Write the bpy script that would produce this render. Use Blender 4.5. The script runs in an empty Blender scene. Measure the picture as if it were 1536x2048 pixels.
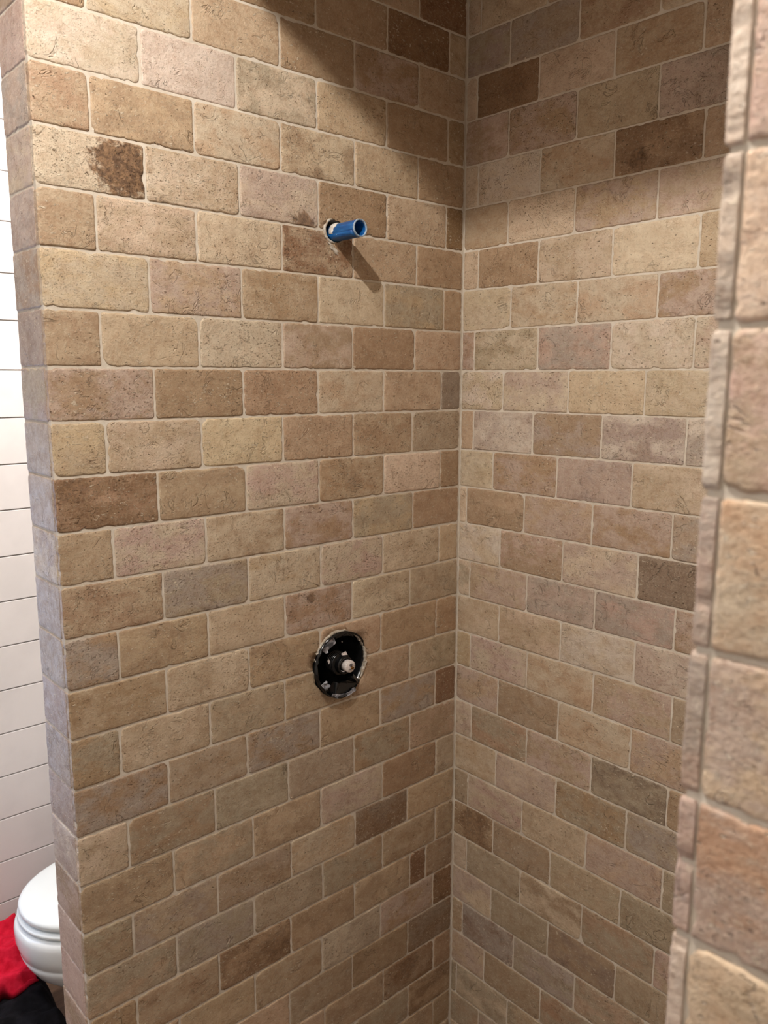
import bpy, bmesh, math, random
from mathutils import Vector, Matrix, noise
from math import sin, cos, pi, radians

# ------------------------------------------------------------------ camera
# world: corner of the two tiled walls is x=0,y=0; z=0 is the first full joint; floor at FLOOR
P = 0.0794
FLOOR = -2.37
CEIL = 0.37
sc = bpy.context.scene
C = sc.collection
cam_d = bpy.data.cameras.new('camera'); cam = bpy.data.objects.new('camera', cam_d); C.objects.link(cam)
right = Vector((0.7478747816850086, -0.6638332637269995, 0.0029510826510563692))
down = Vector((-0.10641307712968828, -0.12427062694631763, -0.9865257565277309))
fwd = Vector((0.6552553455982213, 0.7374837010038803, -0.1635794082914237))
M = Matrix((right, -down, -fwd)).transposed().to_4x4()
M.translation = Vector((-1.2486339272774694, -1.1665835326504324, -0.6491055828858238))
cam.matrix_world = M
cam_d.sensor_fit = 'VERTICAL'; cam_d.sensor_height = 7.2
cam_d.lens = 1624.31 / 2048 * 7.2
cam_d.clip_start = 0.02
cam_d.dof.use_dof = True; cam_d.dof.focus_distance = 1.45; cam_d.dof.aperture_fstop = 1.9
sc.camera = cam

# ------------------------------------------------------------------ light and exposure
def srgb(r, g, b):
    f = lambda c: (c/255)/12.92 if c/255 <= .04045 else ((c/255+.055)/1.055)**2.4
    return (f(r), f(g), f(b))
w = bpy.data.worlds.new('world'); sc.world = w; w.use_nodes = True
w.node_tree.nodes['Background'].inputs[0].default_value = (.5, .65, 1, 1)
w.node_tree.nodes['Background'].inputs[1].default_value = .02
sc.view_settings.view_transform = 'Standard'; sc.view_settings.look = 'None'
sc.view_settings.gamma = 1; sc.view_settings.use_curve_mapping = False
sc.view_settings.exposure = 0.32
KEY = (-1.16, -.69, .335); KEY_W = 44.0; KEY_R = .013
LIGHTS = [(-2.2, -1.5, .36, 7.0), (-.60, .72, .36, 18.0)]
ADDED_WINDOW_STRENGTH = 3.0
SPOT_COL = (1, .95, .905)

def lamp(name, loc, watt, radius, col, parent, kind='POINT'):
    l = bpy.data.lights.new(name, kind); l.energy = watt; l.color = col
    if kind == 'POINT': l.shadow_soft_size = radius
    else: l.shape = 'DISK'; l.size = radius*2
    o = bpy.data.objects.new(name, l); C.objects.link(o); o.parent = parent; o.location = loc
    return o

# ------------------------------------------------------------------ materials
def new_mat(name, col=None, rough=.5, spec=.5, metal=0):
    m = bpy.data.materials.new(name); m.use_nodes = True
    b = m.node_tree.nodes['Principled BSDF']
    if col: b.inputs['Base Color'].default_value = (*srgb(*col), 1)
    b.inputs['Roughness'].default_value = rough; b.inputs['Specular IOR Level'].default_value = spec
    b.inputs['Metallic'].default_value = metal
    return m
class NT:
    def __init__(s, m): s.t = m.node_tree; s.n = s.t.nodes; s.b = s.n['Principled BSDF']
    def node(s, k, **kw):
        n = s.n.new(k)
        for a, v in kw.items(): setattr(n, a, v)
        return n
    def link(s, a, b): s.t.links.new(a, b)
    def setin(s, sock, v):
        if isinstance(v, (int, float)): sock.default_value = v
        elif isinstance(v, tuple): sock.default_value = v
        else: s.link(v, sock)
    def math(s, op, a, b=0, c=0, clamp=False):
        n = s.node('ShaderNodeMath', operation=op, use_clamp=clamp)
        for i, v in enumerate((a, b, c)): s.setin(n.inputs[i], v)
        return n.outputs[0]
    def step(s, v, lo, hi, a=0., b=1.):
        n = s.node('ShaderNodeMapRange', interpolation_type='SMOOTHSTEP')
        s.setin(n.inputs[0], v)
        for i, q in zip((1, 2, 3, 4), (lo, hi, a, b)): s.setin(n.inputs[i], q)
        return n.outputs[0]
    def mix(s, f, a, b, mode='MIX'):
        n = s.node('ShaderNodeMix', data_type='RGBA', blend_type=mode)
        s.setin(n.inputs[0], f); s.setin(n.inputs[6], a); s.setin(n.inputs[7], b)
        return n.outputs[2]
    def noise(s, vec, scale, detail=3, rough=.55, dist=0):
        n = s.node('ShaderNodeTexNoise'); n.inputs['Scale'].default_value = scale
        n.inputs['Detail'].default_value = detail; n.inputs['Roughness'].default_value = rough
        n.inputs['Distortion'].default_value = dist
        if vec: s.link(vec, n.inputs['Vector'])
        return n.outputs[0]
    def voro(s, vec, scale, rnd=1.):
        n = s.node('ShaderNodeTexVoronoi'); n.inputs['Scale'].default_value = scale
        n.inputs['Randomness'].default_value = rnd
        s.link(vec, n.inputs['Vector']); return n
    def bump(s, h, strength, dist, normal=None):
        n = s.node('ShaderNodeBump'); n.inputs['Strength'].default_value = strength
        n.inputs['Distance'].default_value = dist; s.link(h, n.inputs['Height'])
        if normal: s.link(normal, n.inputs['Normal'])
        return n.outputs[0]

def travertine():
    m = new_mat('tumbled_travertine', rough=.55, spec=.35); t = NT(m)
    tc = t.node('ShaderNodeTexCoord'); oi = t.node('ShaderNodeObjectInfo')
    def attr(n):
        a = t.node('ShaderNodeAttribute', attribute_type='OBJECT', attribute_name=n); return a
    seed = attr('seed').outputs['Vector']
    add = t.node('ShaderNodeVectorMath', operation='ADD'); t.link(tc.outputs['Object'], add.inputs[0]); t.link(seed, add.inputs[1])
    v = add.outputs[0]
    # direction-stretched coordinates, bedding of the stone runs mostly one way
    mp = t.node('ShaderNodeMapping'); mp.inputs['Scale'].default_value = (1, 1, 1.7); t.link(v, mp.inputs[0]); vs = mp.outputs[0]
    A = oi.outputs['Color']; B = attr('tone_b').outputs['Color']
    blend = attr('blend').outputs['Fac']; pits = attr('pits').outputs['Fac']
    n1 = t.noise(vs, 15, 8, .68, .25)
    mask = t.step(t.math('ADD', n1, t.math('MULTIPLY', t.math('SUBTRACT', blend, .5), .35)), .41, .60)
    col = t.mix(t.math('MULTIPLY', mask, .9), A, B)
    n2 = t.noise(v, 60, 7, .7, .2)
    col = t.mix(t.step(n2, .35, .7, 0, .42), col, t.mix(1., col, (*srgb(214, 190, 172), 1), 'MULTIPLY'))
    n3 = t.noise(v, 260, 3, .7)
    col = t.mix(t.step(n3, .50, .76, 0, .30), col, (*srgb(222, 205, 178), 1))
    col = t.mix(t.step(n3, .46, .26, 0, .32), col, t.mix(1., col, (*srgb(176, 150, 120), 1), 'MULTIPLY'))
    nf = t.noise(vs, 165, 4, .62, 0)
    fl = t.math('MULTIPLY', t.step(nf, .60, .645), t.step(t.noise(v, 22, 2), .40, .62, .25, 1))
    col = t.mix(t.math('MULTIPLY', fl, .68), col, (*srgb(228, 214, 190), 1))
    # veins
    nv = t.noise(vs, 9, 6, .72, .5)
    vein = t.step(t.math('ABSOLUTE', t.math('SUBTRACT', nv, .5)), .0, .022, 1, 0)
    col = t.mix(t.math('MULTIPLY', vein, .28), col, t.mix(1., col, (*srgb(185, 160, 135), 1), 'MULTIPLY'))
    # stain patch
    sp = attr('stain_pos').outputs['Vector']; st = attr('stain').outputs['Fac']
    sub = t.node('ShaderNodeVectorMath', operation='SUBTRACT'); t.link(tc.outputs['Object'], sub.inputs[0]); t.link(sp, sub.inputs[1])
    ln = t.node('ShaderNodeVectorMath', operation='LENGTH'); t.link(sub.outputs[0], ln.inputs[0])
    sr = attr('stain_radius').outputs['Fac']
    rel = t.math('SUBTRACT', t.math('DIVIDE', ln.outputs['Value'], t.math('MAXIMUM', sr, .001)), t.math('MULTIPLY', t.math('SUBTRACT', t.noise(v, 75, 5, .7, .6), .5), 2.2))
    sm = t.math('MULTIPLY', t.step(rel, .75, 1.15, 1, 0), st)
    dark = t.mix(t.step(t.noise(v, 170, 3), .35, .65), (*srgb(88, 62, 42), 1), (*srgb(138, 106, 76), 1))
    col = t.mix(sm, col, dark)
    # pits: two sizes, sprinkled where a low-frequency mask allows
    pm = t.noise(v, 30, 2, .5)
    thr = t.math('SUBTRACT', .76, t.math('MULTIPLY', pits, .12))
    allow = t.step(pm, t.math('SUBTRACT', thr, .13), thr)
    v1 = t.voro(vs, 330); v2 = t.voro(vs, 140)
    w1 = t.noise(v, 420, 2)
    p1 = t.step(t.math('ADD', v1.outputs['Distance'], t.math('MULTIPLY', w1, .25)), .20, .36, 1, 0)
    p2 = t.step(t.math('ADD', v2.outputs['Distance'], t.math('MULTIPLY', w1, .30)), .18, .34, 1, 0)
    rnd1 = t.node('ShaderNodeSeparateColor'); t.link(v1.outputs['Color'], rnd1.inputs[0])
    rnd2 = t.node('ShaderNodeSeparateColor'); t.link(v2.outputs['Color'], rnd2.inputs[0])
    p1 = t.math('MULTIPLY', t.math('MULTIPLY', p1, t.step(rnd1.outputs[0], .45, .5)), allow)
    p2 = t.math('MULTIPLY', t.math('MULTIPLY', p2, t.step(rnd2.outputs[0], .72, .76)), allow)
    # stray single pits everywhere
    v3 = t.voro(vs, 95); rnd3 = t.node('ShaderNodeSeparateColor'); t.link(v3.outputs['Color'], rnd3.inputs[0])
    p3 = t.math('MULTIPLY', t.step(t.math('ADD', v3.outputs['Distance'], t.math('MULTIPLY', w1, .2)), .17, .26, 1, 0), t.step(rnd3.outputs[1], .80, .82))
    pit = t.math('MAXIMUM', t.math('MAXIMUM', p1, p2), p3)
    fill = t.mix(t.step(rnd1.outputs[1], .35, .45), (*srgb(120, 92, 66), 1), (*srgb(226, 212, 188), 1))
    col = t.mix(t.math('MULTIPLY', pit, .6), col, fill)
    t.link(col, t.b.inputs['Base Color'])
    # scratches / ridges in relief
    rid = t.step(t.math('ABSOLUTE', t.math('SUBTRACT', t.noise(v, 20, 4, .6, .9), .5)), 0, .016, 1, 0)
    rid = t.math('MULTIPLY', rid, t.step(t.noise(v, 20, 1), .56, .62))
    hole = t.math('MULTIPLY', t.step(nf, .385, .345), t.step(t.noise(v, 26, 3), t.math('SUBTRACT', .66, t.math('MULTIPLY', pits, .07)), t.math('SUBTRACT', .72, t.math('MULTIPLY', pits, .07))))
    hole = t.math('MULTIPLY', hole, t.step(pits, 0., 1.))
    col2_ = t.mix(t.math('MULTIPLY', hole, .5), col, t.mix(1., col, (*srgb(170, 140, 112), 1), 'MULTIPLY')); t.link(col2_, t.b.inputs['Base Color'])
    pit = t.math('MAXIMUM', pit, t.math('MULTIPLY', hole, .8))
    h = t.math('ADD', t.math('MULTIPLY', pit, -1.5), t.math('ADD', t.math('MULTIPLY', n2, .22), t.math('MULTIPLY', n3, .45)))
    h = t.math('SUBTRACT', h, t.math('MULTIPLY', rid, .45)); h = t.math('ADD', h, t.math('MULTIPLY', fl, .35))
    h = t.math('ADD', h, t.math('MULTIPLY', t.noise(v, 14, 2), 1.6))
    t.link(t.bump(h, 1., .0026), t.b.inputs['Normal'])
    t.link(t.step(n2, .3, .7, .42, .62), t.b.inputs['Roughness'])
    return m
TRAV = travertine()

def grout_mat():
    m = new_mat('grout', rough=.85, spec=.2); t = NT(m)
    tc = t.node('ShaderNodeTexCoord'); v = tc.outputs['Object']
    n = t.noise(v, 40, 4, .6); f = t.noise(v, 700, 2, .7)
    col = t.mix(t.step(n, .3, .7), (*srgb(198, 186, 168), 1), (*srgb(216, 206, 190), 1))
    col = t.mix(t.step(f, .4, .7, 0, .25), col, (*srgb(222, 208, 186), 1))
    t.link(col, t.b.inputs['Base Color'])
    t.link(t.bump(t.math('ADD', f, t.math('MULTIPLY', t.noise(v, 120, 2), 2)), .5, .0006), t.b.inputs['Normal'])
    return m
GROUT = grout_mat()

def simple_noise_mat(name, c1, c2, scale, rough=.5, spec=.5, bump=0., bscale=200, bd=.001):
    m = new_mat(name, rough=rough, spec=spec); t = NT(m)
    tc = t.node('ShaderNodeTexCoord'); v = tc.outputs['Object']
    col = t.mix(t.step(t.noise(v, scale, 4), .35, .65), (*srgb(*c1), 1), (*srgb(*c2), 1))
    t.link(col, t.b.inputs['Base Color'])
    if bump: t.link(t.bump(t.noise(v, bscale, 3), bump, bd), t.b.inputs['Normal'])
    return m
WHITE_PAINT = simple_noise_mat('white_satin_paint', (226, 222, 222), (232, 228, 228), 8, .45, .4, .12, 300, .0003)
CEIL_PAINT = simple_noise_mat('ceiling_paint', (225, 222, 216), (232, 230, 225), 6, .9, .2, .2, 250, .0004)
PLASTER = simple_noise_mat('painted_drywall', (205, 198, 190), (212, 206, 198), 5, .85, .2, .2, 250, .0004)
PORCELAIN = simple_noise_mat('glazed_porcelain', (224, 228, 228), (230, 233, 232), 3, .12, .55)
SEAT_PLASTIC = simple_noise_mat('seat_plastic', (226, 232, 232), (232, 237, 236), 3, .28, .5)
RED = simple_noise_mat('red_cotton', (212, 34, 62), (196, 20, 48), 60, .9, .15, .7, 900, .0006)
BLACK_CLOTH = simple_noise_mat('black_cotton', (16, 15, 17), (24, 23, 26), 60, .95, .1, .7, 700, .0006)
BLACK_PLASTIC = simple_noise_mat('black_plastic', (10, 10, 11), (20, 20, 20), 60, .22, .5, .3, 120, .0006)
MORTAR = simple_noise_mat('set_mortar', (206, 198, 184), (168, 152, 132), 160, .9, .2, .8, 400, .0015)
WHITE_CAP = simple_noise_mat('white_label', (226, 220, 214), (206, 190, 182), 300, .4)
BRASS = new_mat('brass', (150, 108, 60), .35, .5, 1.0)
CHROME = new_mat('chrome', (200, 200, 205), .12, .5, 1.0)
GREY_FILM = simple_noise_mat('grey_protective_film', (70, 72, 78), (176, 176, 182), 120, .18, .6, .5, 200, .001)

def blue_mat(name, a, b, rough=.3):
    m = new_mat(name, rough=rough); t = NT(m); v = t.node('ShaderNodeTexCoord').outputs['Object']
    mp = t.node('ShaderNodeMapping'); mp.inputs['Scale'].default_value = (6, 1, 6); t.link(v, mp.inputs[0])
    col = t.mix(t.step(t.noise(mp.outputs[0], 40, 4), .35, .65), (*srgb(*a), 1), (*srgb(*b), 1))
    sp = t.step(t.noise(v, 260, 3, .7), .66, .72)
    col = t.mix(t.math('MULTIPLY', sp, .7), col, (*srgb(210, 214, 220), 1))
    t.link(col, t.b.inputs['Base Color']); t.link(t.bump(t.noise(v, 180, 3), .3, .0006), t.b.inputs['Normal'])
    return m
BLUE = blue_mat('blue_pipe', (14, 78, 142), (34, 104, 168))
BLUE_EDGE = simple_noise_mat('scuffed_blue_rim', (120, 150, 176), (176, 184, 190), 300, .5)

def wood_mat():
    m = new_mat('brown_wood_floor', rough=.5); t = NT(m); v = t.node('ShaderNodeTexCoord').outputs['Object']
    mp = t.node('ShaderNodeMapping'); mp.inputs['Scale'].default_value = (1, 14, 1); t.link(v, mp.inputs[0])
    col = t.mix(t.step(t.noise(mp.outputs[0], 6, 5, .6, .5), .3, .7), (*srgb(86, 62, 46), 1), (*srgb(124, 94, 70), 1))
    t.link(col, t.b.inputs['Base Color']); return m
WOOD = wood_mat()
def emit_mat(name, col, s):
    m = bpy.data.materials.new(name); m.use_nodes = True; b = m.node_tree.nodes['Principled BSDF']
    b.inputs['Emission Color'].default_value = (*col, 1); b.inputs['Emission Strength'].default_value = s
    b.inputs['Base Color'].default_value = (.8, .8, .8, 1); return m

# ------------------------------------------------------------------ object helpers
def link_mesh(name, verts, faces, mat, parent=None, smooth=True, loc=None):
    me = bpy.data.meshes.new(name); me.from_pydata(verts, [], faces); me.update()
    if smooth: me.polygons.foreach_set('use_smooth', [True]*len(me.polygons))
    me.materials.append(mat)
    o = bpy.data.objects.new(name, me); C.objects.link(o)
    if parent: o.parent = parent
    if loc: o.location = loc
    return o
def bm_obj(name, bm, mat, parent=None, smooth=False):
    me = bpy.data.meshes.new(name); bm.to_mesh(me); bm.free(); me.materials.append(mat)
    if smooth: me.polygons.foreach_set('use_smooth', [True]*len(me.polygons))
    o = bpy.data.objects.new(name, me); C.objects.link(o)
    if parent: o.parent = parent
    return o
def box_bm(x0, x1, y0, y1, z0, z1, bevel=0, seg=2):
    bm = bmesh.new(); bmesh.ops.create_cube(bm, size=1)
    for v in bm.verts:
        v.co = Vector(((x0+x1)/2+v.co.x*(x1-x0), (y0+y1)/2+v.co.y*(y1-y0), (z0+z1)/2+v.co.z*(z1-z0)))
    if bevel: bmesh.ops.bevel(bm, geom=bm.edges[:], offset=bevel, segments=seg, affect='EDGES', profile=.7)
    return bm
def box(name, x0, x1, y0, y1, z0, z1, mat, parent=None, bevel=0, kind=None):
    o = bm_obj(name, box_bm(x0, x1, y0, y1, z0, z1, bevel), mat, parent)
    if kind: o['kind'] = kind
    return o
def empty(name, label, cat, loc=(0, 0, 0), group=None):
    o = bpy.data.objects.new(name, None); C.objects.link(o); o.location = loc
    o.empty_display_size = .05; o['label'] = label; o['category'] = cat
    if group: o['group'] = group
    return o
def loft(name, rings, mat, parent=None, cap0=True, cap1=True, smooth=True):
    n = len(rings[0]); vs = [p for r in rings for p in r]; fs = []
    for i in range(len(rings)-1):
        for j in range(n):
            k = (j+1) % n
            fs.append((i*n+j, i*n+k, (i+1)*n+k, (i+1)*n+j))
    if cap0: fs.append(tuple(reversed(range(n))))
    if cap1: fs.append(tuple((len(rings)-1)*n+j for j in range(n)))
    return link_mesh(name, vs, fs, mat, parent, smooth)

# ------------------------------------------------------------------ structure
wall_left = box('wall_left', -.8372, .12, .0016, .1105, FLOOR, CEIL, GROUT, kind='structure')
wall_right = box('wall_right', .0014, .12, -1.10, .0012, FLOOR, CEIL, GROUT, kind='structure')
wall_front = box('wall_front', -.8680, .0012, -1.0955, -.9768, FLOOR, CEIL, GROUT, kind='structure')
box('wall_bath_right', .0, .12, .110, 1.32, FLOOR, CEIL, PLASTER, kind='structure')
wall_back = box('wall_back', -3.0, .12, 1.212, 1.32, FLOOR, CEIL, PLASTER, kind='structure')
box('wall_far_left', -3.12, -3.0, -2.72, 1.32, FLOOR, CEIL, PLASTER, kind='structure')
box('wall_rear', -3.0, .12, -2.72, -2.60, FLOOR, CEIL, PLASTER, kind='structure')
box('wall_rear_right', .0, .12, -2.60, -1.10, FLOOR, CEIL, PLASTER, kind='structure')
box('ceiling', -3.12, .12, -2.72, 1.32, CEIL, CEIL+.05, CEIL_PAINT, kind='structure')
box('floor', -3.12, .12, -2.72, 1.32, FLOOR-.05, FLOOR, WOOD, kind='structure')
# dropped header over the shower opening
box('trim_1', -.850, -.735, -.9835, .0012, .150, CEIL, PLASTER, kind='structure')

# ------------------------------------------------------------------ tiles
TONE = {'W': (212, 199, 182), 'C': (203, 187, 162), 'Y': (198, 180, 150), 'T': (187, 166, 138), 'N': (169, 145, 117),
        'B': (138, 110, 82), 'P': (190, 169, 153), 'G': (173, 158, 134), 'S': (172, 158, 144), 'D': (143, 127, 109)}
rnd = random.Random(7)
def edge_noise(x, s): return noise.noise(Vector((x, s, 0.3)))

def tile_mesh(w, zl0, zl1, zr0, zr1, depth, seed, chip=1., step=.0065, r=.005):
    """tile in local x (along wall) z (up); face at y=0 looking to -y, body behind. zl0..: bottom/top at left/right"""
    rg = random.Random(seed)
    # rounded rectangle outline counter-clockwise seen from -y
    def zb(x): return zl0+(zr0-zl0)*(x/w+.5)
    def zt(x): return zl1+(zr1-zl1)*(x/w+.5)
    r = min(r*rg.uniform(.6, 1.3), w*.3)
    pts = []
    def seg(a, b):
        L = math.dist(a, b); n = max(1, round(L/step))
        for i in range(n): pts.append((a[0]+(b[0]-a[0])*i/n, a[1]+(b[1]-a[1])*i/n))
    hw = w/2
    def arc(cx, cz, a0, rr):
        for i in range(3): a = a0+i*pi/6; pts.append((cx+rr*cos(a), cz+rr*sin(a)))
    rs = [r*rg.choice((.5, .8, 1, 1, 1.7)) for _ in range(4)]
    c = [(-hw, zb(-hw)), (hw, zb(hw)), (hw, zt(hw)), (-hw, zt(-hw))]
    cc = [(c[0][0]+rs[0], c[0][1]+rs[0]), (c[1][0]-rs[1], c[1][1]+rs[1]), (c[2][0]-rs[2], c[2][1]-rs[2]), (c[3][0]+rs[3], c[3][1]-rs[3])]
    arc(*cc[0], pi, rs[0]); seg((cc[0][0], c[0][1]), (cc[1][0], c[1][1]))
    arc(*cc[1], 1.5*pi, rs[1]); seg((c[1][0], cc[1][1]), (c[2][0], cc[2][1]))
    arc(*cc[2], 0, rs[2]); seg((cc[2][0], c[2][1]), (cc[3][0], c[3][1]))
    arc(*cc[3], .5*pi, rs[3]); seg((c[3][0], cc[3][1]), (c[0][0], cc[0][1]))
    n = len(pts); off = []
    per = 0; q = pts[0]
    chips = [(rg.uniform(0, 2*(w+P)), rg.uniform(.003, .008), rg.uniform(.0007, .0026)) for _ in range(rg.choice((1, 2, 3, 4, 6)))]
    for i, p in enumerate(pts):
        per += math.dist(p, q); q = p
        o = .0011*edge_noise(per*90, seed)+.0006*edge_noise(per*260, seed+5)
        for cp, cw, cd in chips:
            if abs(per-cp) < cw: o += cd*(1-abs(per-cp)/cw)**.6
        off.append(o*chip)
    # inward normals
    nm = []
    for i in range(n):
        a = pts[i-1]; b = pts[(i+1) % n]; tx, tz = b[0]-a[0], b[1]-a[1]; l = math.hypot(tx, tz) or 1
        nm.append((-tz/l, tx/l))
    prof = [(.0, depth), (.0, .0019), (.0006, .0009), (.0016, .0002), (.0030, 0)]
    hl = min(w, P)*.22; sc_ = min(1, hl/.0030)
    vs = []; fs = []; cz0 = (zb(0)+zt(0))/2; hh = (zt(0)-zb(0))/2
    for k, (ins, y) in enumerate(prof):
        for i in range(n):
            d = (ins*sc_)*(1+.5*edge_noise(i*.7, seed+9)) + max(off[i], -.0004)*(1 if k < 4 else .9)
            x_, z_ = pts[i]; vs.append((x_*(1-d/hw), y, cz0+(z_-cz0)*(1-d/hh)))
    for k in range(len(prof)-1):
        for i in range(n):
            j = (i+1) % n
            fs.append((k*n+i, k*n+j, (k+1)*n+j, (k+1)*n+i))
    k = len(prof)-1; cz = (zb(0)+zt(0))/2
    for i in range(n):
        x, y, z = vs[k*n+i]; vs.append((x*.6, 0, cz+(z-cz)*.6))
    k += 1
    for i in range(n):
        j = (i+1) % n; fs.append(((k-1)*n+i, (k-1)*n+j, k*n+j, k*n+i))
    vs.append((0, 0, cz)); q = len(vs)-1
    for i in range(n): fs.append((k*n+i, k*n+(i+1) % n, q))
    fs.append(tuple(reversed(range(n))))
    return vs, fs

def tile(parent, centre, rot, w, zs, code, depth=.004, stain=None, r=.005, gap=.0032, chip=1., step=.0042, tilt=.0005):
    """zs: joint heights (bottom-left, top-left, bottom-right, top-right) relative to centre"""
    seed = rnd.randint(1, 10**6); rg = random.Random(seed)
    g = gap/2
    vs, fs = tile_mesh(w-gap, zs[0]+g, zs[1]-g, zs[2]+g, zs[3]-g, depth, seed, chip, step, r)
    # uneven setting: lean and proudness
    a, b, pr = rg.gauss(0, tilt)/w, rg.gauss(0, tilt)/P, rg.uniform(-.0003, .0005)
    vs = [(x, y+(a*x+b*z if y < depth*.9 else 0)*.6-pr if y < depth*.9 else y, z) for x, y, z in vs]
    o = link_mesh('tile', vs, fs, TRAV, parent)
    nn = (len(vs)-1)//6
    o.data.polygons.foreach_set('use_smooth', [i >= nn for i in range(len(fs)-1)]+[False])
    o.location = centre; o.rotation_euler = (0, 0, rot)
    tone = TONE[code[0]]; k = rg.uniform(-5, 5)
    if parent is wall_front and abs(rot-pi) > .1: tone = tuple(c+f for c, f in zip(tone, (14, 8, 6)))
    tone = tuple(max(0, c+k+rg.uniform(-2, 2)+f) for c, f in zip(tone, (3, 0, -1)))
    o.color = (*srgb(*tone), 1)
    if len(code) > 2: tb = TONE[code[2]]; bl = .55
    else:
        k2 = rg.choice((-14, -9, 9, 12)); tb = tuple(c+k2 for c in tone); bl = .4
    o['tone_b'] = srgb(*tb); o['blend'] = bl; o['pits'] = float(code[1]); o['seed'] = (rg.uniform(0, 40), rg.uniform(0, 40), rg.uniform(0, 40))
    if stain: o['stain'] = stain[3]; o['stain_pos'] = (stain[0], 0., stain[1]); o['stain_radius'] = stain[2]
    else: o['stain'] = 0.; o['stain_pos'] = (0., 0., 0.); o['stain_radius'] = .01
    return o

LJ = {-1: [-.599, -.441, -.284, -.1278], 0: [-.681, -.5225, -0.3657, -0.2061, -0.0475], 1: [-0.7563, -0.5971, -0.439, -0.2824, -0.1271], 2: [-0.681, -0.5225, -0.3655, -0.2071, -0.0477], 3: [-0.758, -0.5979, -0.441, -0.283, -0.1274], 4: [-0.68, -0.521, -0.3644, -0.2063, -0.0498], 5: [-0.7571, -0.5992, -0.4408, -0.2871, -0.1292], 6: [-0.6803, -0.5212, -0.3665, -0.2124, -0.0534], 7: [-0.7588, -0.6006, -0.4428, -0.2889, -0.1325], 8: [-0.6797, -0.5226, -0.3685, -0.213, -0.0572], 9: [-0.7592, -0.6022, -0.4451, -0.2884, -0.1373], 10: [-0.6804, -0.522, -0.3683, -0.2124, -0.0575], 11: [-0.7567, -0.6004, -0.4453, -0.2891, -0.134], 12: [-0.6791, -0.5217, -0.3662, -0.2144, -0.0575], 13: [-0.7569, -0.6016, -0.4473, -0.2922, -0.1407], 14: [-0.6801, -0.5248, -0.37, -0.2182, -0.0631], 15: [-0.7627, -0.6043, -0.4506, -.295, -0.1396], 16: [-0.6837, -0.5324, -0.372, -0.22, -0.0627], 17: [-0.7567, -0.5997, -0.4459, -0.289, -0.1371], 18: [-0.6814, -0.5248, -0.372, -0.2135, -0.0581], 19: [-0.7574, -0.6003, -0.4433, -0.2864, -0.1426], 20: [-0.6819, -0.5267, -0.3689, -0.2129, -0.0567], 21: [-0.7574, -0.6024, -0.4464, -0.289, -0.1335, -.085], 22: [-.683, -0.5291, -0.3727, -0.2186, -0.0616], 23: [-.759, -.605, -0.4524, -0.2957, -0.1378], 24: [-.683, -.526, -.368, -0.2095, -0.056], 25: [-.757, -.601, -.445, -.288, -0.1346], 26: [-.683, -.526, -.368, -.21, -0.0557]}
RJ = {0: [-0.1081, -0.2604, -0.4137], 1: [-0.0284, -0.1775, -0.334, -0.4893], 2: [-0.1097, -0.2624, -0.4187], 3: [-0.0357, -0.1866, -0.3417, -0.4996], 4: [-0.1136, -0.2656, -0.4262], 5: [-0.0404, -0.189, -0.3462, -0.5034], 6: [-0.1257, -0.2783, -0.4365], 7: [-0.0342, -0.1938, -0.3521, -0.5054], 8: [-0.1118, -0.2667, -0.4224], 9: [-0.036, -0.1885, -0.3416, -0.5018], 10: [-0.091, -0.2482, -0.4069], 11: [-0.0213, -0.1735, -0.33, -0.4874], 12: [-0.1149, -0.2686, -0.4276], 13: [-0.0346, -0.1865, -0.3438, -0.5024], 14: [-0.1174, -0.271, -0.4306], 15: [-0.0405, -0.193, -0.3484, -0.5072], 16: [-0.12, -0.2729, -0.4321], 17: [-0.0476, -0.1985, -0.3527], 18: [-0.1195, -0.2742, -0.4321], 19: [-0.0416, -0.1924, -0.349, -0.5102], 20: [-0.1167, -0.2679, -0.4292], 21: [-0.042, -0.1937, -0.3471], 22: [-0.116, -0.2687, -0.4268], 23: [-0.033, -0.1818, -0.3375], 24: [-0.1005, -0.2562], 25: [-0.0181, -0.1696], 26: [-0.0883]}
LC = {-1: 'T0 N1 N1 T0 B0', 0: 'T1 C1 N0 N0 B1 T0 N0', 1: 'N0 Y1C T0 N1 N1P T1', 2: 'W1C W1 C1G T2 N1 N0', 3: 'N2T T1N T1C C2N T1 N0', 4: 'C3C C2T C2P N2 T2 B1',
      5: 'N1T C2T C2 B3T T1 N1', 6: 'Y2C T2P N2T C1 T1G N0', 7: 'N1T Y1T C3 P1N N1 T2', 8: 'N2P N2 N2 T1C T1 D0', 9: 'Y2T C2T Y2 T2 N2T G3', 10: 'N3B T1N P3C N2T C3 N1',
      11: 'N2T P3C C2N N1P T1G N1', 12: 'N2T G2S T2C P3C C3T T1', 13: 'N2S T1N C2T N2P C3T G1T', 14: 'N1T C2T T2N T1 N1 N0', 15: 'N2G C2T G1T T1N T0N G1T',
      16: 'N2S G1N N2S T2 N1S B0', 17: 'C1T N1G G1 G0 N2G T2N', 18: 'T1N T1G T1N P2C N0 G1', 19: 'G1N S1T G1N T1C D1B T1', 20: 'T1G S1G G2 N1G N2T T1N',
      21: 'N0 N0T N2B N0 T1N B2 B2N', 22: 'N1 T1 N0T G2C N2P B2', 23: 'N1 T1 T0 G1N N1 D2B', 24: 'T1 N1 T0 T1N B2N N0', 25: 'N1 T1 T0 G1 G1N N1B', 26: 'N1 T1 N0 T1 T1N N1'}
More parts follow.
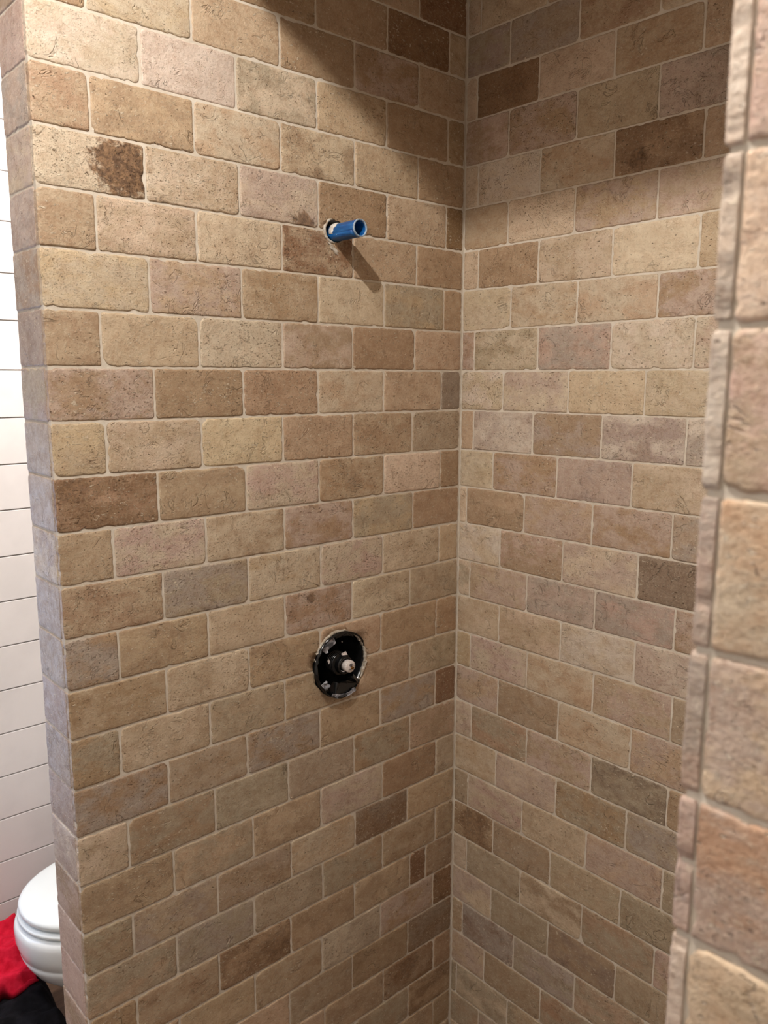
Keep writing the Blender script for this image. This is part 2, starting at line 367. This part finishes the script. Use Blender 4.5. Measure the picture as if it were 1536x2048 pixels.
RC = {0: 'S0G G1S N1T T0C', 1: 'C0 B2 C1 N0T T1', 2: 'P0N N2P G1 S2P', 3: 'C1 C2W T0C N1B T0', 4: 'N0T C2 T1P P0T', 5: 'C3 N2 C1T C0 T1',
      6: 'C0Y T1C T1C N1P', 7: 'N2P G2C P1S W1C P2C', 8: 'W3Y C2P Y1 C1Y', 9: 'T0 S2W S1N S2W W1S', 10: 'C1Y N2P S1P C0T', 11: 'C0 T1N T2P N1P G1S',
      12: 'C1W P1N C2P D0', 13: 'C1G P1T S1P P0S N2P', 14: 'C1T C1T C1W W2P', 15: 'T1 P2C T0C P1T G1', 16: 'T1P G1N T1C T2P', 17: 'P0C N1G P1T D1G',
      18: 'T1C C2P N1G G1S', 19: 'G1 P2C C1T T0P G1', 20: 'N1B G1N G1T G1 ', 21: 'C0 G0 C1N N1G', 22: 'C1P G0 D0N G1', 23: 'T0 D0S S1G T1G', 24: 'T1P G1N N1G', 25: 'G1 C1G T1G', 26: 'N0G P0G'}
# measured drift of the horizontal joints (in rows, downwards positive) at left end, corner and far right
CO = [0, -.04, -.05, 0, 0, .03, -.01, .02, .01, .01, .04, .02, -.01, -.01, -.02, -.01, -.04, -.04, -.03, 0, -.03, -.01, -.03, -.01, .03, .03, .03]
LO = {3: -.01, 4: -.02, 5: -.03, 6: -.03, 7: 0, 8: .01, 9: -.01, 10: -.02, 11: 0, 12: 0, 13: .02, 14: .02, 15: -.01, 16: .01, 17: -.01, 18: .03, 19: .06, 20: .01, 21: -.02}
RO = {1: .04, 2: -.03, 3: .02, 4: -.03, 5: -.04, 6: .03, 7: -.05, 8: 0, 9: -.03, 10: -.03, 11: -.02, 12: -.02, 13: .01, 14: -.04, 15: -.04, 16: .01, 17: .07, 18: .02, 19: .02, 20: .04, 21: .01, 22: .02}
def co(k): return CO[k] if 0 <= k < len(CO) else 0
def zL(k, x): u = min(1, -x/.837); return -P*(k+(1-u)*co(k)+u*LO.get(k, 0))
def zR(k, y): u = min(1, -y/.515); return -P*(k+(1-u)*co(k)+u*RO.get(k, 0))
FILL = ['T1', 'C1T', 'N1', 'P1T', 'T1N', 'G1', 'C2', 'N1P', 'T2C', 'S1G']
R0, R1 = -3, 29
XL = -.8385; T_END = .112
HOLES = []
STAINS_L = {(4, 0): (.046, .004, .046, .95), (4, 2): (.045, -.034, .020, .8), (10, 0): (-.05, .02, .022, .5), (13, 3): (-.02, .022, .010, .8), (3, 3): (.0, -.03, .012, .4),
            (10, 3): (.0, -.01, .02, .35), (19, 4): (0, -.01, .03, .3), (24, 4): (.0, .01, .03, .5), (21, 2): (.04, 0, .03, .4)}
STAINS_R = {(3, 3): (-.035, -.015, .018, .7), (7, 0): (0, 0, .01, .2), (9, 3): (0, -.02, .02, .25), (20, 0): (0, 0, .04, .5), (1, 1): (.02, 0, .03, .4)}
for r in range(R0, R1):
    js = LJ.get(r) or [(-.757 if r % 2 else -.681)+.157*i for i in range(5)]
    xs = [XL-.0013]+list(js)+[-.0006]
    codes = (LC.get(r) or '').split()
    for i in range(len(xs)-1):
        a, b = xs[i], xs[i+1]; cx = (a+b)/2; zc = -P*(r+.5)
        zs = (zL(r+1, a)-zc, zL(r, a)-zc, zL(r+1, b)-zc, zL(r, b)-zc)
        code = codes[i] if i < len(codes) else rnd.choice(FILL)
        o = tile(wall_left, (cx, 0, zc), 0, b-a, zs, code, depth=.0098 if i == 0 else .004, stain=STAINS_L.get((r, i)))
        if (r in (4, 5) and i in (3,)) or (r in (13, 14, 15, 16) and 2 <= i <= 4): HOLES.append((o, r))
# end face of the left wall, one tile per row, seen edge-on beside the front tiles
ENDC = {2: 'P1', 3: 'P0S', 4: 'C1P', 5: 'S1P', 6: 'N1S', 7: 'S0', 8: 'S1G', 9: 'S0', 10: 'S0', 11: 'S1C', 12: 'S0', 13: 'S0', 14: 'S0', 15: 'S0', 16: 'S0', 17: 'S1W', 18: 'N0P', 19: 'P1', 20: 'P0', 21: 'P0N'}
for r in range(R0, R1):
    zc = -P*(r+.5); a, b = zL(r+1, -.837)-zc, zL(r, -.837)-zc
    code = ENDC.get(r) or rnd.choice(('P1', 'P0S', 'P1N'))
    w_ = T_END-.0085
    tile(wall_left, (XL, .0085+w_/2, zc), -pi/2, w_, (a, b, a, b), code, gap=.002)
# right wall
for r in range(R0, R1):
    js = list(RJ.get(r) or [-.034-(0 if r % 2 else .078)])
    while js[-1] > -.84: js.append(js[-1]-.1565)
    ys = [-.0006]+js+[-.973]
    codes = (RC.get(r) or '').split()
    for i in range(len(ys)-1):
        a, b = ys[i], ys[i+1]; cy = (a+b)/2; zc = -P*(r+.5)
        zs = (zR(r+1, a)-zc, zR(r, a)-zc, zR(r+1, b)-zc, zR(r, b)-zc)
        code = codes[i] if i < len(codes) else rnd.choice(FILL)
        tile(wall_right, (0, cy, zc), -pi/2, a-b, zs, code, stain=STAINS_R.get((r, i)), chip=.8, gap=.0026)
# near return wall: end face (one tile per row) and the cut edges of the tiles that face into the shower
XF = -.870; YF = -.974
FC = {6: 'P1C', 7: 'C1P', 8: 'P1T', 9: 'T1C', 10: 'C2P', 11: 'N2P', 12: 'C0T'}
SCd = {5: 'W0', 6: 'W0', 7: 'W0S', 8: 'S0W', 9: 'P0S', 10: 'P0S', 11: 'P1', 12: 'W0'}
for r in range(-3, R1):
    z1, z0 = -P*(r-.13), -P*(r+.87); zc = (z0+z1)/2; h = (z1-z0)/2
    # index so that row 6 of the end face lies just above the joint at 7
    code = FC.get(r) or rnd.choice(('P1C', 'C1T', 'T1P')); w_ = 1.096-.9828
    tile(wall_front, (XF, -.9828-w_/2, zc), -pi/2, w_, (-h, h, -h, h), code, gap=.0036, step=.003, r=.0028)
    w_ = .078 if r % 2 else .156
    o = tile(wall_front, (XF+w_/2-.0015, YF, zc), pi, w_, (-h, h, -h, h), SCd.get(r, 'W0P'), depth=.0092, gap=.0030, step=.003, chip=.7, r=.003)

# ------------------------------------------------------------------ holes in the wall for the pipe and the valve
def cut(objs, outline, y0, y1):
    n = len(outline)
    vs = [(x, y0, z) for x, z in outline]+[(x, y1, z) for x, z in outline]
    fs = [tuple(range(n)), tuple(reversed(range(n, 2*n)))]+[(i, i+n, (i+1) % n+n, (i+1) % n) for i in range(n)]
    c = link_mesh('cutter', vs, fs, MORTAR, None, False)
    bm = bmesh.new(); bm.from_mesh(c.data); bmesh.ops.recalc_face_normals(bm, faces=bm.faces); bm.to_mesh(c.data); bm.free()
    for o in objs:
        bm = bmesh.new(); bm.from_mesh(o.data); bmesh.ops.recalc_face_normals(bm, faces=bm.faces); bm.to_mesh(o.data); bm.free()
        md = o.modifiers.new('cut', 'BOOLEAN'); md.operation = 'DIFFERENCE'; md.solver = 'EXACT'; md.object = c
    bpy.context.view_layer.update(); dg = bpy.context.evaluated_depsgraph_get()
    for o in objs:
        me = bpy.data.meshes.new_from_object(o.evaluated_get(dg)); o.modifiers.clear(); o.data = me
    bpy.data.objects.remove(c)
VX, VZ, VR = -.3225, -1.190, .0645
def vring(r, n=48, jag=.0, seed=1, ph=0):
    return [(VX+(r+jag*noise.noise(Vector((cos(a)*3, sin(a)*3, seed))) + jag*.6*noise.noise(Vector((cos(a)*9, sin(a)*9, seed+3))))*cos(a), VZ+(r+jag*noise.noise(Vector((cos(a)*3, sin(a)*3, seed))) + jag*.6*noise.noise(Vector((cos(a)*9, sin(a)*9, seed+3))))*sin(a)) for a in [2*pi*i/n for i in range(n)]]
cut([o for o, r in HOLES if r >= 13], vring(VR, 60, .004), -.02, .02)
cut([wall_left], vring(VR, 60, .004), -.02, .085)
PX, PZ = -.3266, -.3997
pr = [(PX-.004+(.0195+.004*noise.noise(Vector((cos(a)*2, sin(a)*2, 8))))*cos(a), PZ+.003+(.0195+.004*noise.noise(Vector((cos(a)*2, sin(a)*2, 8))))*sin(a)) for a in [2*pi*i/28 for i in range(28)]]
cut([o for o, r in HOLES if r <= 5], pr, -.02, .02)
cut([wall_left], pr, -.02, .08)

# ------------------------------------------------------------------ shower valve in the round hole
sv = empty('shower_valve', 'black plastic shower valve recessed in the round hole in the tiled wall', 'valve', (VX, 0, VZ))
def ring3(r, y, n=48, jag=0, seed=1, cx=0, cz=0, yj=0):
    out = []
    for i in range(n):
        a = 2*pi*i/n; d = Vector((cos(a)*2.2, sin(a)*2.2, seed)); e = Vector((cos(a)*8, sin(a)*8, seed))
        rr = r+jag*(noise.noise(d)+.5*noise.noise(e))
        out.append((cx+rr*cos(a), y+yj*(noise.noise(e+Vector((5, 0, 0)))+.6*noise.noise(d)), cz+rr*sin(a)))
    return out
# torn mud guard cup: outer skin and inner skin
def cup_y(i, n):
    a = 2*pi*i/n   # rim stands out furthest at lower left, torn back at right
    return -.007-.007*max(0, cos(a-radians(235)))+.010*max(0, cos(a-radians(-15)))**3
def cup(r, base_y, jag, seed, n=64, k=1.):
    out = []
    for i in range(n):
        a = 2*pi*i/n; e = Vector((cos(a)*9, sin(a)*9, seed)); d = Vector((cos(a)*2.5, sin(a)*2.5, seed))
        rr = r+jag*(noise.noise(d)+.5*noise.noise(e))
        y = base_y if k == 0 else cup_y(i, n)+.004*noise.noise(e)+.003*(noise.noise(e*2.3))
        out.append((rr*cos(a), y, rr*sin(a)))
    return out
loft('mud_guard', [cup(.052, .075, 0, 2, k=0), cup(.0615, .010, 0, 2, k=0), cup(.0640, 0, .0022, 4), cup(.0618, 0, .0022, 4), cup(.0590, .012, 0, 2, k=0), cup(.0495, .070, 0, 2, k=0)], BLACK_PLASTIC, sv, True, True)
def cyl(name, mat, parent, prof, n=32, cx=0, cz=0, axis_tilt=(0, 0), jag=0):
    """prof: list of (radius, y)"""
    rings = [[(cx+axis_tilt[0]*y+r*cos(2*pi*i/n), y, cz+axis_tilt[1]*y+r*sin(2*pi*i/n)) for i in range(n)] for r, y in prof]
    return loft(name, rings, mat, parent)
cyl('valve_body', BLACK_PLASTIC, sv, [(.034, .070), (.034, .050), (.031, .047), (.0225, .046), (.0225, .020), (.0215, .018), (.0215, .004), (.0180, .001), (.0180, -.011), (.0170, -.013), (.0135, -.013), (.0135, .01)], 40, .002, -.001)
for k in range(5):
    cyl('thread_ring', BLACK_PLASTIC, sv, [(.0216, .0185-.0045*k), (.0226, .0175-.0045*k), (.0226, .0165-.0045*k), (.0214, .0155-.0045*k)], 36)
cap = cyl('valve_cap', WHITE_CAP, sv, [(.0105, .004), (.0118, -.019), (.0116, -.0218), (.0104, -.0230), (.0004, -.0234)], 32, .0068, -.002)
cap['label'] = 'small round white label cap'
# print on the cap: grey text strokes and a bronze socket
for i, (zz, wd) in enumerate(((.0056, .0062), (.0036, .0080), (.0019, .0050), (-.0050, .0076))):
    bm = box_bm(.0068-wd/2, .0068+wd/2, -.0240, -.0233, -.002+zz-.0006, -.002+zz+.0005)
    t_ = bm_obj('print_line', bm, new_mat('grey_print', (96, 90, 92), .6) if i == 0 else bpy.data.materials['grey_print'], cap)
cyl('stem_socket', BRASS, cap, [(.0030, -.0225), (.0028, -.0262), (.0018, -.0268), (.0015, -.0240), (.0002, -.0240)], 16, .0092, -.0042)
# paper tag and flecks around the body
def shard(name, pts, y, mat, parent, th=.0012, lift=0.):
    n = len(pts); ys = [y+lift*math.sin(i*1.7) for i in range(n)]
    vs = [(x, ys[i], z) for i, (x, z) in enumerate(pts)]+[(x, ys[i]+th, z) for i, (x, z) in enumerate(pts)]
    fs = [tuple(range(n)), tuple(reversed(range(n, 2*n)))]+[(i, i+n, (i+1) % n+n, (i+1) % n) for i in range(n)]
    return link_mesh(name, vs, fs, mat, parent, False)
def arcband(r0, r1, a0, a1, n=10, jag=.002, seed=0):
    o = [(r1*cos(a), r1*sin(a)) for a in [radians(a0+(a1-a0)*i/n) for i in range(n+1)]]
    q = [((r0+jag*noise.noise(Vector((i*1.3, seed, 0))))*cos(a), (r0+jag*noise.noise(Vector((i*1.3, seed, 0))))*sin(a)) for i, a in [(i, radians(a1+(a0-a1)*i/n)) for i in range(n+1)]]
    return o+q
shard('torn_film', arcband(.047, .060, 108, 142, 8, .004, 1), -.004, GREY_FILM, sv, lift=.002)
shard('torn_film', arcband(.0555, .0625, 62, 106, 8, .002, 2), -.006, BLACK_PLASTIC, sv, lift=.001)
shard('torn_film', arcband(.047, .060, 208, 226, 5, .003, 3), -.009, GREY_FILM, sv, lift=.003)
shard('torn_film', arcband(.0570, .0640, 240, 296, 10, .003, 4), -.0125, GREY_FILM, sv, lift=.001)
shard('torn_film', arcband(.036, .060, 226, 316, 12, .006, 5), -.006, BLACK_PLASTIC, sv, lift=.005)
shard('paper_scrap', [(-.004, .022), (.008, .024), (.011, .017), (.004, .018), (-.002, .0185)], -.008, WHITE_CAP, sv, lift=.001)
shard('paper_scrap', [(-.014, -.008), (-.009, -.014), (.000, -.016), (.002, -.0135), (-.006, -.010)], -.010, WHITE_CAP, sv, lift=.001)
shard('paper_scrap', [(-.0275, .010), (-.0235, .013), (-.022, .008), (-.026, .004)], .004, WHITE_CAP, sv, lift=.002)
for i, (a, rr_) in enumerate(((35, .044), (150, .05), (197, .052), (330, .040))):
    cyl('screw', CHROME if i != 2 else CHROME, sv, [(.003, .06), (.003, .040), (.0022, .0385), (.0002, .0384)], 12, rr_*cos(radians(a)), rr_*sin(radians(a)))

def smear(name, parent, outline, y, mat, bumps=.0012, seed=0):
    """a thin lump of dried mortar; outline in (x,z), closed body"""
    n = len(outline); cx = sum(p[0] for p in outline)/n; cz = sum(p[1] for p in outline)/n
    rings = []
    for f, yy in ((1., .0006), (.94, -.0006), (.75, -.0012), (.45, -.0015)):
        rings.append([(cx+(x-cx)*f, y+yy-bumps*noise.noise(Vector((x*200*f, z*200*f, seed))) if f < 1 else y+yy, cz+(z-cz)*f) for x, z in outline])
    return loft(name, rings, mat, parent)
def wob(pts, amp, seed, k=4):
    out = []
    for i in range(len(pts)):
        a, b = pts[i], pts[(i+1) % len(pts)]
        for j in range(k):
            t = j/k; x = a[0]+(b[0]-a[0])*t; z = a[1]+(b[1]-a[1])*t
            out.append((x+amp*noise.noise(Vector((x*150, z*150, seed))), z+amp*noise.noise(Vector((x*150, z*150, seed+7)))))
    return out
def bandsm(parent, r0, r1, a0, a1, seed, cx=0, cz=0, n=14, jag=.003, th=.002, mat=None):
    """crumbly mortar band hugging a hole edge, lofted across its section"""
    rings = []
    for i in range(n+1):
        a = radians(a0+(a1-a0)*i/n); e = math.sin(pi*i/n)**.5*.9+.1
        q0 = r0-jag*.4*noise.noise(Vector((i*1.1, seed, 0))); q1 = q0+(r1-r0)*e*(1+.8*noise.noise(Vector((i*.9, seed, 4)))); t = th*e*(1+.9*noise.noise(Vector((i*1.4, seed, 9))))
        m = (q0+q1)/2
        rings.append([(cx+q*cos(a), yy, cz+q*sin(a)) for q, yy in ((q0, .006), (q0, -t*.5), (m, -t-.001), (q1, -.0006), (q1, .0014), (m, .006))])
    return loft('mortar_crumbs', rings, mat or MORTAR, parent)
bandsm(sv, .0625, .0690, 70, 150, 2)
bandsm(sv, .0610, .0665, -42, 22, 5, jag=.005)
bandsm(sv, .0600, .0650, 22, 60, 6, jag=.004)
bandsm(sv, .0635, .0675, 250, 300, 7)
for i in range(16):
    a = radians(rnd.choice((rnd.uniform(-50, 40), rnd.uniform(100, 165)))); q = rnd.uniform(.0595, .066)
    bm = bmesh.new(); bmesh.ops.create_icosphere(bm, subdivisions=1, radius=rnd.uniform(.0012, .003))
    for v in bm.verts: v.co = Vector((v.co.x*rnd.uniform(.7, 1.3)+q*cos(a), v.co.y*.7-.001, v.co.z*rnd.uniform(.7, 1.3)+q*sin(a)))
    bm_obj('mortar_crumb', bm, MORTAR, sv)

# ------------------------------------------------------------------ blue pipe stub
ps = empty('shower_pipe_stub', 'short bright blue plastic pipe sticking out of the tiled wall, open end', 'pipe', (PX, 0, PZ))
def tube_ring(r, y, n=40, a_off=0.): return [(r*cos(2*pi*i/n), y, r*sin(2*pi*i/n)) for i in range(n)]
loft('pipe', [tube_ring(.0146, .078), tube_ring(.0146, -.0600), tube_ring(.0146, -.0665), tube_ring(.0128, -.0665), tube_ring(.0127, -.060), tube_ring(.0127, .070)], BLUE, ps)
rim = loft('pipe_rim', [tube_ring(.01475, -.0645), tube_ring(.01500, -.0660), tube_ring(.01480, -.0674), tube_ring(.0130, -.0674), tube_ring(.0126, -.0660), tube_ring(.0126, -.0645)], BLUE_EDGE, ps, False, False)
rim['label'] = 'pale scuffed rim'
# wrapped sheet edge: a raised seam running along the pipe
rings = []
for i in range(13):
    y = .005-.0655*i/12
    rings.append([((.0147+d)*cos(a), y, (.0147+d)*sin(a)) for d, a in ((-.0003, radians(196)), (.0010, radians(198)), (.0010, radians(225)), (.0004, radians(255)), (-.0003, radians(255)))])
seam = loft('wrap_seam', rings, BLUE, ps)
# white thread tape rags at the wall end
TAPE = simple_noise_mat('white_tape', (232, 228, 220), (200, 190, 176), 300, .6, .4, .5, 300, .001)
rings = []
for i in range(15):
    a = radians(70+i*9); e = .006+.012*abs(noise.noise(Vector((i*.7, 3, 1))))+.006*math.sin(pi*i/14)
    rings.append([((.0147+d)*cos(a), y, (.0147+d)*sin(a)) for d, y in ((0, .002), (.0013, .0), (.0014, -e*.6), (.0003, -e), (0, -e))])
tp = loft('tape_rag', rings, TAPE, ps); tp['label'] = 'torn white tape'
bandsm(ps, .0185, .0235, 95, 285, 12, cx=-.004, cz=.003, n=20, jag=.004, th=.0018)
bandsm(ps, .0175, .0205, -70, -20, 13, cx=-.002, cz=.001, n=8)
smear('mortar_smear', ps, wob([(-.020, -.017), (-.010, -.019), (.003, -.028), (.006, -.040), (-.002, -.036), (-.012, -.028)], .003, 3), -.0004, MORTAR)

# ------------------------------------------------------------------ shiplap boards on the bathroom's back wall, and an added, unseen glowing window
GZ = [-2.4413, -2.3122, -2.1796, -2.0518, -1.9211, -1.792, -1.6631, -1.5344, -1.4059, -1.2762, -1.1482, -1.0177, -.8903, -.7619, -.6325, -.4997, -.3752, -.2407, -.112, .018, .147, .276, CEIL]
WX0, WX1, WZ0, WZ1 = -1.80, -1.00, -1.86, -.80
def board(x0, x1, z0, z1):
    o = bm_obj('board', box_bm(x0, x1, 1.200, 1.2119, max(z0, FLOOR)+.0018, z1-.0018, .0010, 1), WHITE_PAINT, wall_back); return o
for z0, z1 in zip(GZ[:-1], GZ[1:]):
    if z1 > WZ0 and z0 < WZ1: board(-3.0, WX0-.07, z0, z1); board(WX1+.07, -.001, z0, z1)
    else: board(-3.0, -.001, z0, z1)
added_win = box('added_window_1', WX0-.07, WX1+.07, 1.200, 1.2119, WZ0-.07, WZ1+.07, WHITE_PAINT, kind='structure')  # added out of view to throw bluish light on the end tiles
for a in ((WX0-.07, WX0, WZ0-.07, WZ1+.07), (WX1, WX1+.07, WZ0-.07, WZ1+.07), (WX0, WX1, WZ0-.07, WZ0), (WX0, WX1, WZ1, WZ1+.07), (WX0, WX1, -1.345, -1.315)):
    box('added_frame_rail', a[0], a[1], 1.180, 1.2005, a[2], a[3], WHITE_PAINT, added_win, .002)
BLUE_GLOW = emit_mat('added_blue_glow', (.52, .68, 1.0), ADDED_WINDOW_STRENGTH)  # glow of the added window, a bluish light source
box('added_glow_pane', WX0, WX1, 1.196, 1.2000, -1.315, WZ1, BLUE_GLOW, added_win)
box('added_glow_pane', WX0, WX1, 1.196, 1.2000, WZ0, -1.345, BLUE_GLOW, added_win)

# ------------------------------------------------------------------ ceiling lights, one of them added as fill
def can(loc, label, watt, radius, kind):
    e = empty('ceiling_light', label, 'light', (loc[0], loc[1], CEIL))
    n = 32
    rings = [[(r*cos(2*pi*i/n), r*sin(2*pi*i/n), z) for i in range(n)] for r, z in ((.078, 0), (.078, -.004), (.070, -.007), (.058, -.005), (.055, 0))]
    loft('trim_ring', rings, WHITE_PAINT, e, True, False)
    if kind == 'POINT':
        loft('bulb', [[(r*cos(2*pi*i/n), r*sin(2*pi*i/n), z) for i in range(n)] for r, z in ((.012, -.001), (.014, -.006), (.013, -.010), (.006, -.013))], emit_mat('lamp_glow', SPOT_COL, 20), e)
        lamp('lamp_source', (0, 0, loc[2]-CEIL), watt, radius, SPOT_COL, e)
    else:
        lamp('lamp_source', (0, 0, -.012), watt, radius, SPOT_COL, e, 'AREA')
    return e
can(KEY, 'small bright ceiling light just outside the shower opening', KEY_W, KEY_R, 'POINT')
can((LIGHTS[0][0], LIGHTS[0][1], 0), 'added fill light at the rear of the bathroom', LIGHTS[0][3], .06, 'AREA')  # unseen lamp added as soft fill for the room
can((LIGHTS[1][0], LIGHTS[1][1], 0), 'ceiling light in front of the white plank wall', LIGHTS[1][3], .06, 'AREA')

# ------------------------------------------------------------------ toilet (facing -x)
CY = .78; TIPX = -.712; CXT = TIPX+.25
toilet = empty('toilet', 'white porcelain toilet with closed lid beside the tiled shower wall', 'toilet', (CXT, CY, FLOOR))
def egg(z, a, W, b, Wb=None, cx=CXT, n=56, sq=2.15):
    """a: reach to the front, b: reach to the back, W half width"""
    out = []
    for i in range(n):
        t = 2*pi*i/n; c, s = cos(t), sin(t)
        ex = math.copysign(abs(c)**(2/sq), c); ey = math.copysign(abs(s)**(2/sq), s)
        if c < 0: out.append((cx+a*ex-CXT, W*ey, z-FLOOR))
        else:
            f = 1-.18*(abs(ex)**2)
            out.append((cx+b*ex-CXT, W*ey*f, z-FLOOR))
    return out
lz = -1.950
loft('lid', [egg(lz-.022, .238, .166, .20), egg(lz-.020, .247, .175, .205), egg(lz-.010, .250, .178, .208), egg(lz-.004, .247, .175, .206), egg(lz, .238, .167, .198), egg(lz+.002, .18, .12, .14), egg(lz+.003, .08, .05, .06)], SEAT_PLASTIC, toilet)
loft('seat', [egg(lz-.043, .240, .168, .20), egg(lz-.041, .250, .178, .207), egg(lz-.033, .254, .182, .208), egg(lz-.029, .250, .178, .207), egg(lz-.0275, .240, .168, .20)], SEAT_PLASTIC, toilet)
b0 = lz-.047
loft('bowl', [egg(FLOOR, .140, .115, .26), egg(FLOOR+.006, .146, .120, .265), egg(FLOOR+.03, .140, .112, .26), egg(FLOOR+.10, .128, .095, .25), egg(FLOOR+.155, .132, .098, .25),
              egg(FLOOR+.175, .150, .108, .25), egg(FLOOR+.205, .192, .132, .245), egg(FLOOR+.240, .228, .156, .24), egg(FLOOR+.270, .246, .170, .24), egg(FLOOR+.288, .253, .1755, .235), egg(FLOOR+.291, .2505, .1735, .235),
              egg(FLOOR+.295, .254, .177, .235), egg(FLOOR+.325, .262, .187, .235), egg(b0-.020, .263, .188, .235), egg(b0-.010, .261, .186, .235), egg(b0-.003, .257, .182, .23), egg(b0, .250, .174, .22)], PORCELAIN, toilet)
bm = box_bm(.20, .46, -.10, .10, 0, .30, .03, 3); bm_obj('trapway', bm, PORCELAIN, toilet, True)
bm = box_bm(.20, .46, -.19, .19, .30, .40, .03, 3); bm_obj('deck', bm, PORCELAIN, toilet, True)
bm = box_bm(.275, .462, -.21, .21, .40, .74, .03, 3); tk = bm_obj('tank', bm, PORCELAIN, toilet, True)
bm = box_bm(.265, .467, -.22, .22, .74, .775, .012, 2); bm_obj('tank_lid', bm, PORCELAIN, toilet, True)
bm = box_bm(.255, .275, .10, .17, .66, .68, .006, 2); bm_obj('flush_handle', bm, CHROME, tk, True)
for s in (-1, 1):
    bm = box_bm(.175, .215, s*.075-.022, s*.075+.022, .375, .42, .008, 2); bm_obj('hinge', bm, SEAT_PLASTIC, toilet, True)

# ------------------------------------------------------------------ clothes on the floor by the toilet
def fnoise(x, y, seed, fold):
    a = noise.noise(Vector((x*9+seed, y*20, 0)))*fold+noise.noise(Vector((x*22, y*46+seed, 1)))*fold*.4
    return a-abs(noise.noise(Vector((x*12+y*8, y*26, seed))))*fold*.9
def ramp(d, w): return max(0., min(1., d/w))
def black_x(y): return -.628+.08*(y-.65)+.02*noise.noise(Vector((y*9, 2, 2)))
def red_x(y): return -.655+.25*(y-.88)+.02*noise.noise(Vector((y*16, 5, 2)))
def black_h(x, y):
    e = ramp(x+1.10, .06)*ramp(black_x(y)-x, .045)*ramp(y-.50, .07)*ramp(1.165-y, .05)
    return FLOOR+.002+(.150+fnoise(x, y, 3.1, .022))*e**.55
def cloth(name, x0, x1, y0, y1, top, bot, mat, label, n=90):
    """x1 is a function of y: the garment's right-hand outline; y0 may wander too"""
    vs, fs = [], []
    for j in range(n+1):
        for i in range(n+1):
            ya = y0+.03*noise.noise(Vector((i*.12, y0*9, 1))); y = ya+(y1-ya)*j/n; x = x0+(x1(y)-x0)*i/n; vs.append((x, y, top(x, y)))
    m = len(vs); e = n+1
    vs += [(x, y, bot(x, y)) for x, y, z in vs]
    for j in range(n):
        for i in range(n):
            a = j*e+i; fs.append((a, a+1, a+e+1, a+e)); fs.append((m+a, m+a+e, m+a+e+1, m+a+1))
    for i in range(n):
        fs.append((i, m+i, m+i+1, i+1)); k = n*e+i; fs.append((k, k+1, m+k+1, m+k))
        a = i*e; fs.append((a, a+e, m+a+e, m+a)); k = i*e+n; fs.append((k, m+k, m+k+e, k+e))
    o = link_mesh(name, vs, fs, mat); o['label'] = label; o['category'] = 'clothes'; return o
cloth('black_garment', -1.10, black_x, .50, 1.165, black_h, lambda x, y: FLOOR+.001, BLACK_CLOTH, 'crumpled black clothes on the floor by the toilet, under the red cloth')
def red_bot(x, y): return black_h(x, y)+.003
def red_top(x, y):
    e = ramp(x+1.08, .03)*ramp(red_x(y)-x, .02)*ramp(y-.84, .05)*ramp(1.17-y, .03)
    return red_bot(x, y)+.003+(.026+max(-.018, fnoise(x, y, 9.7, .062)))*e**.6
cloth('red_garment', -1.08, red_x, .86, 1.17, red_top, red_bot, RED, 'crumpled bright red cotton cloth on top of the black clothes')
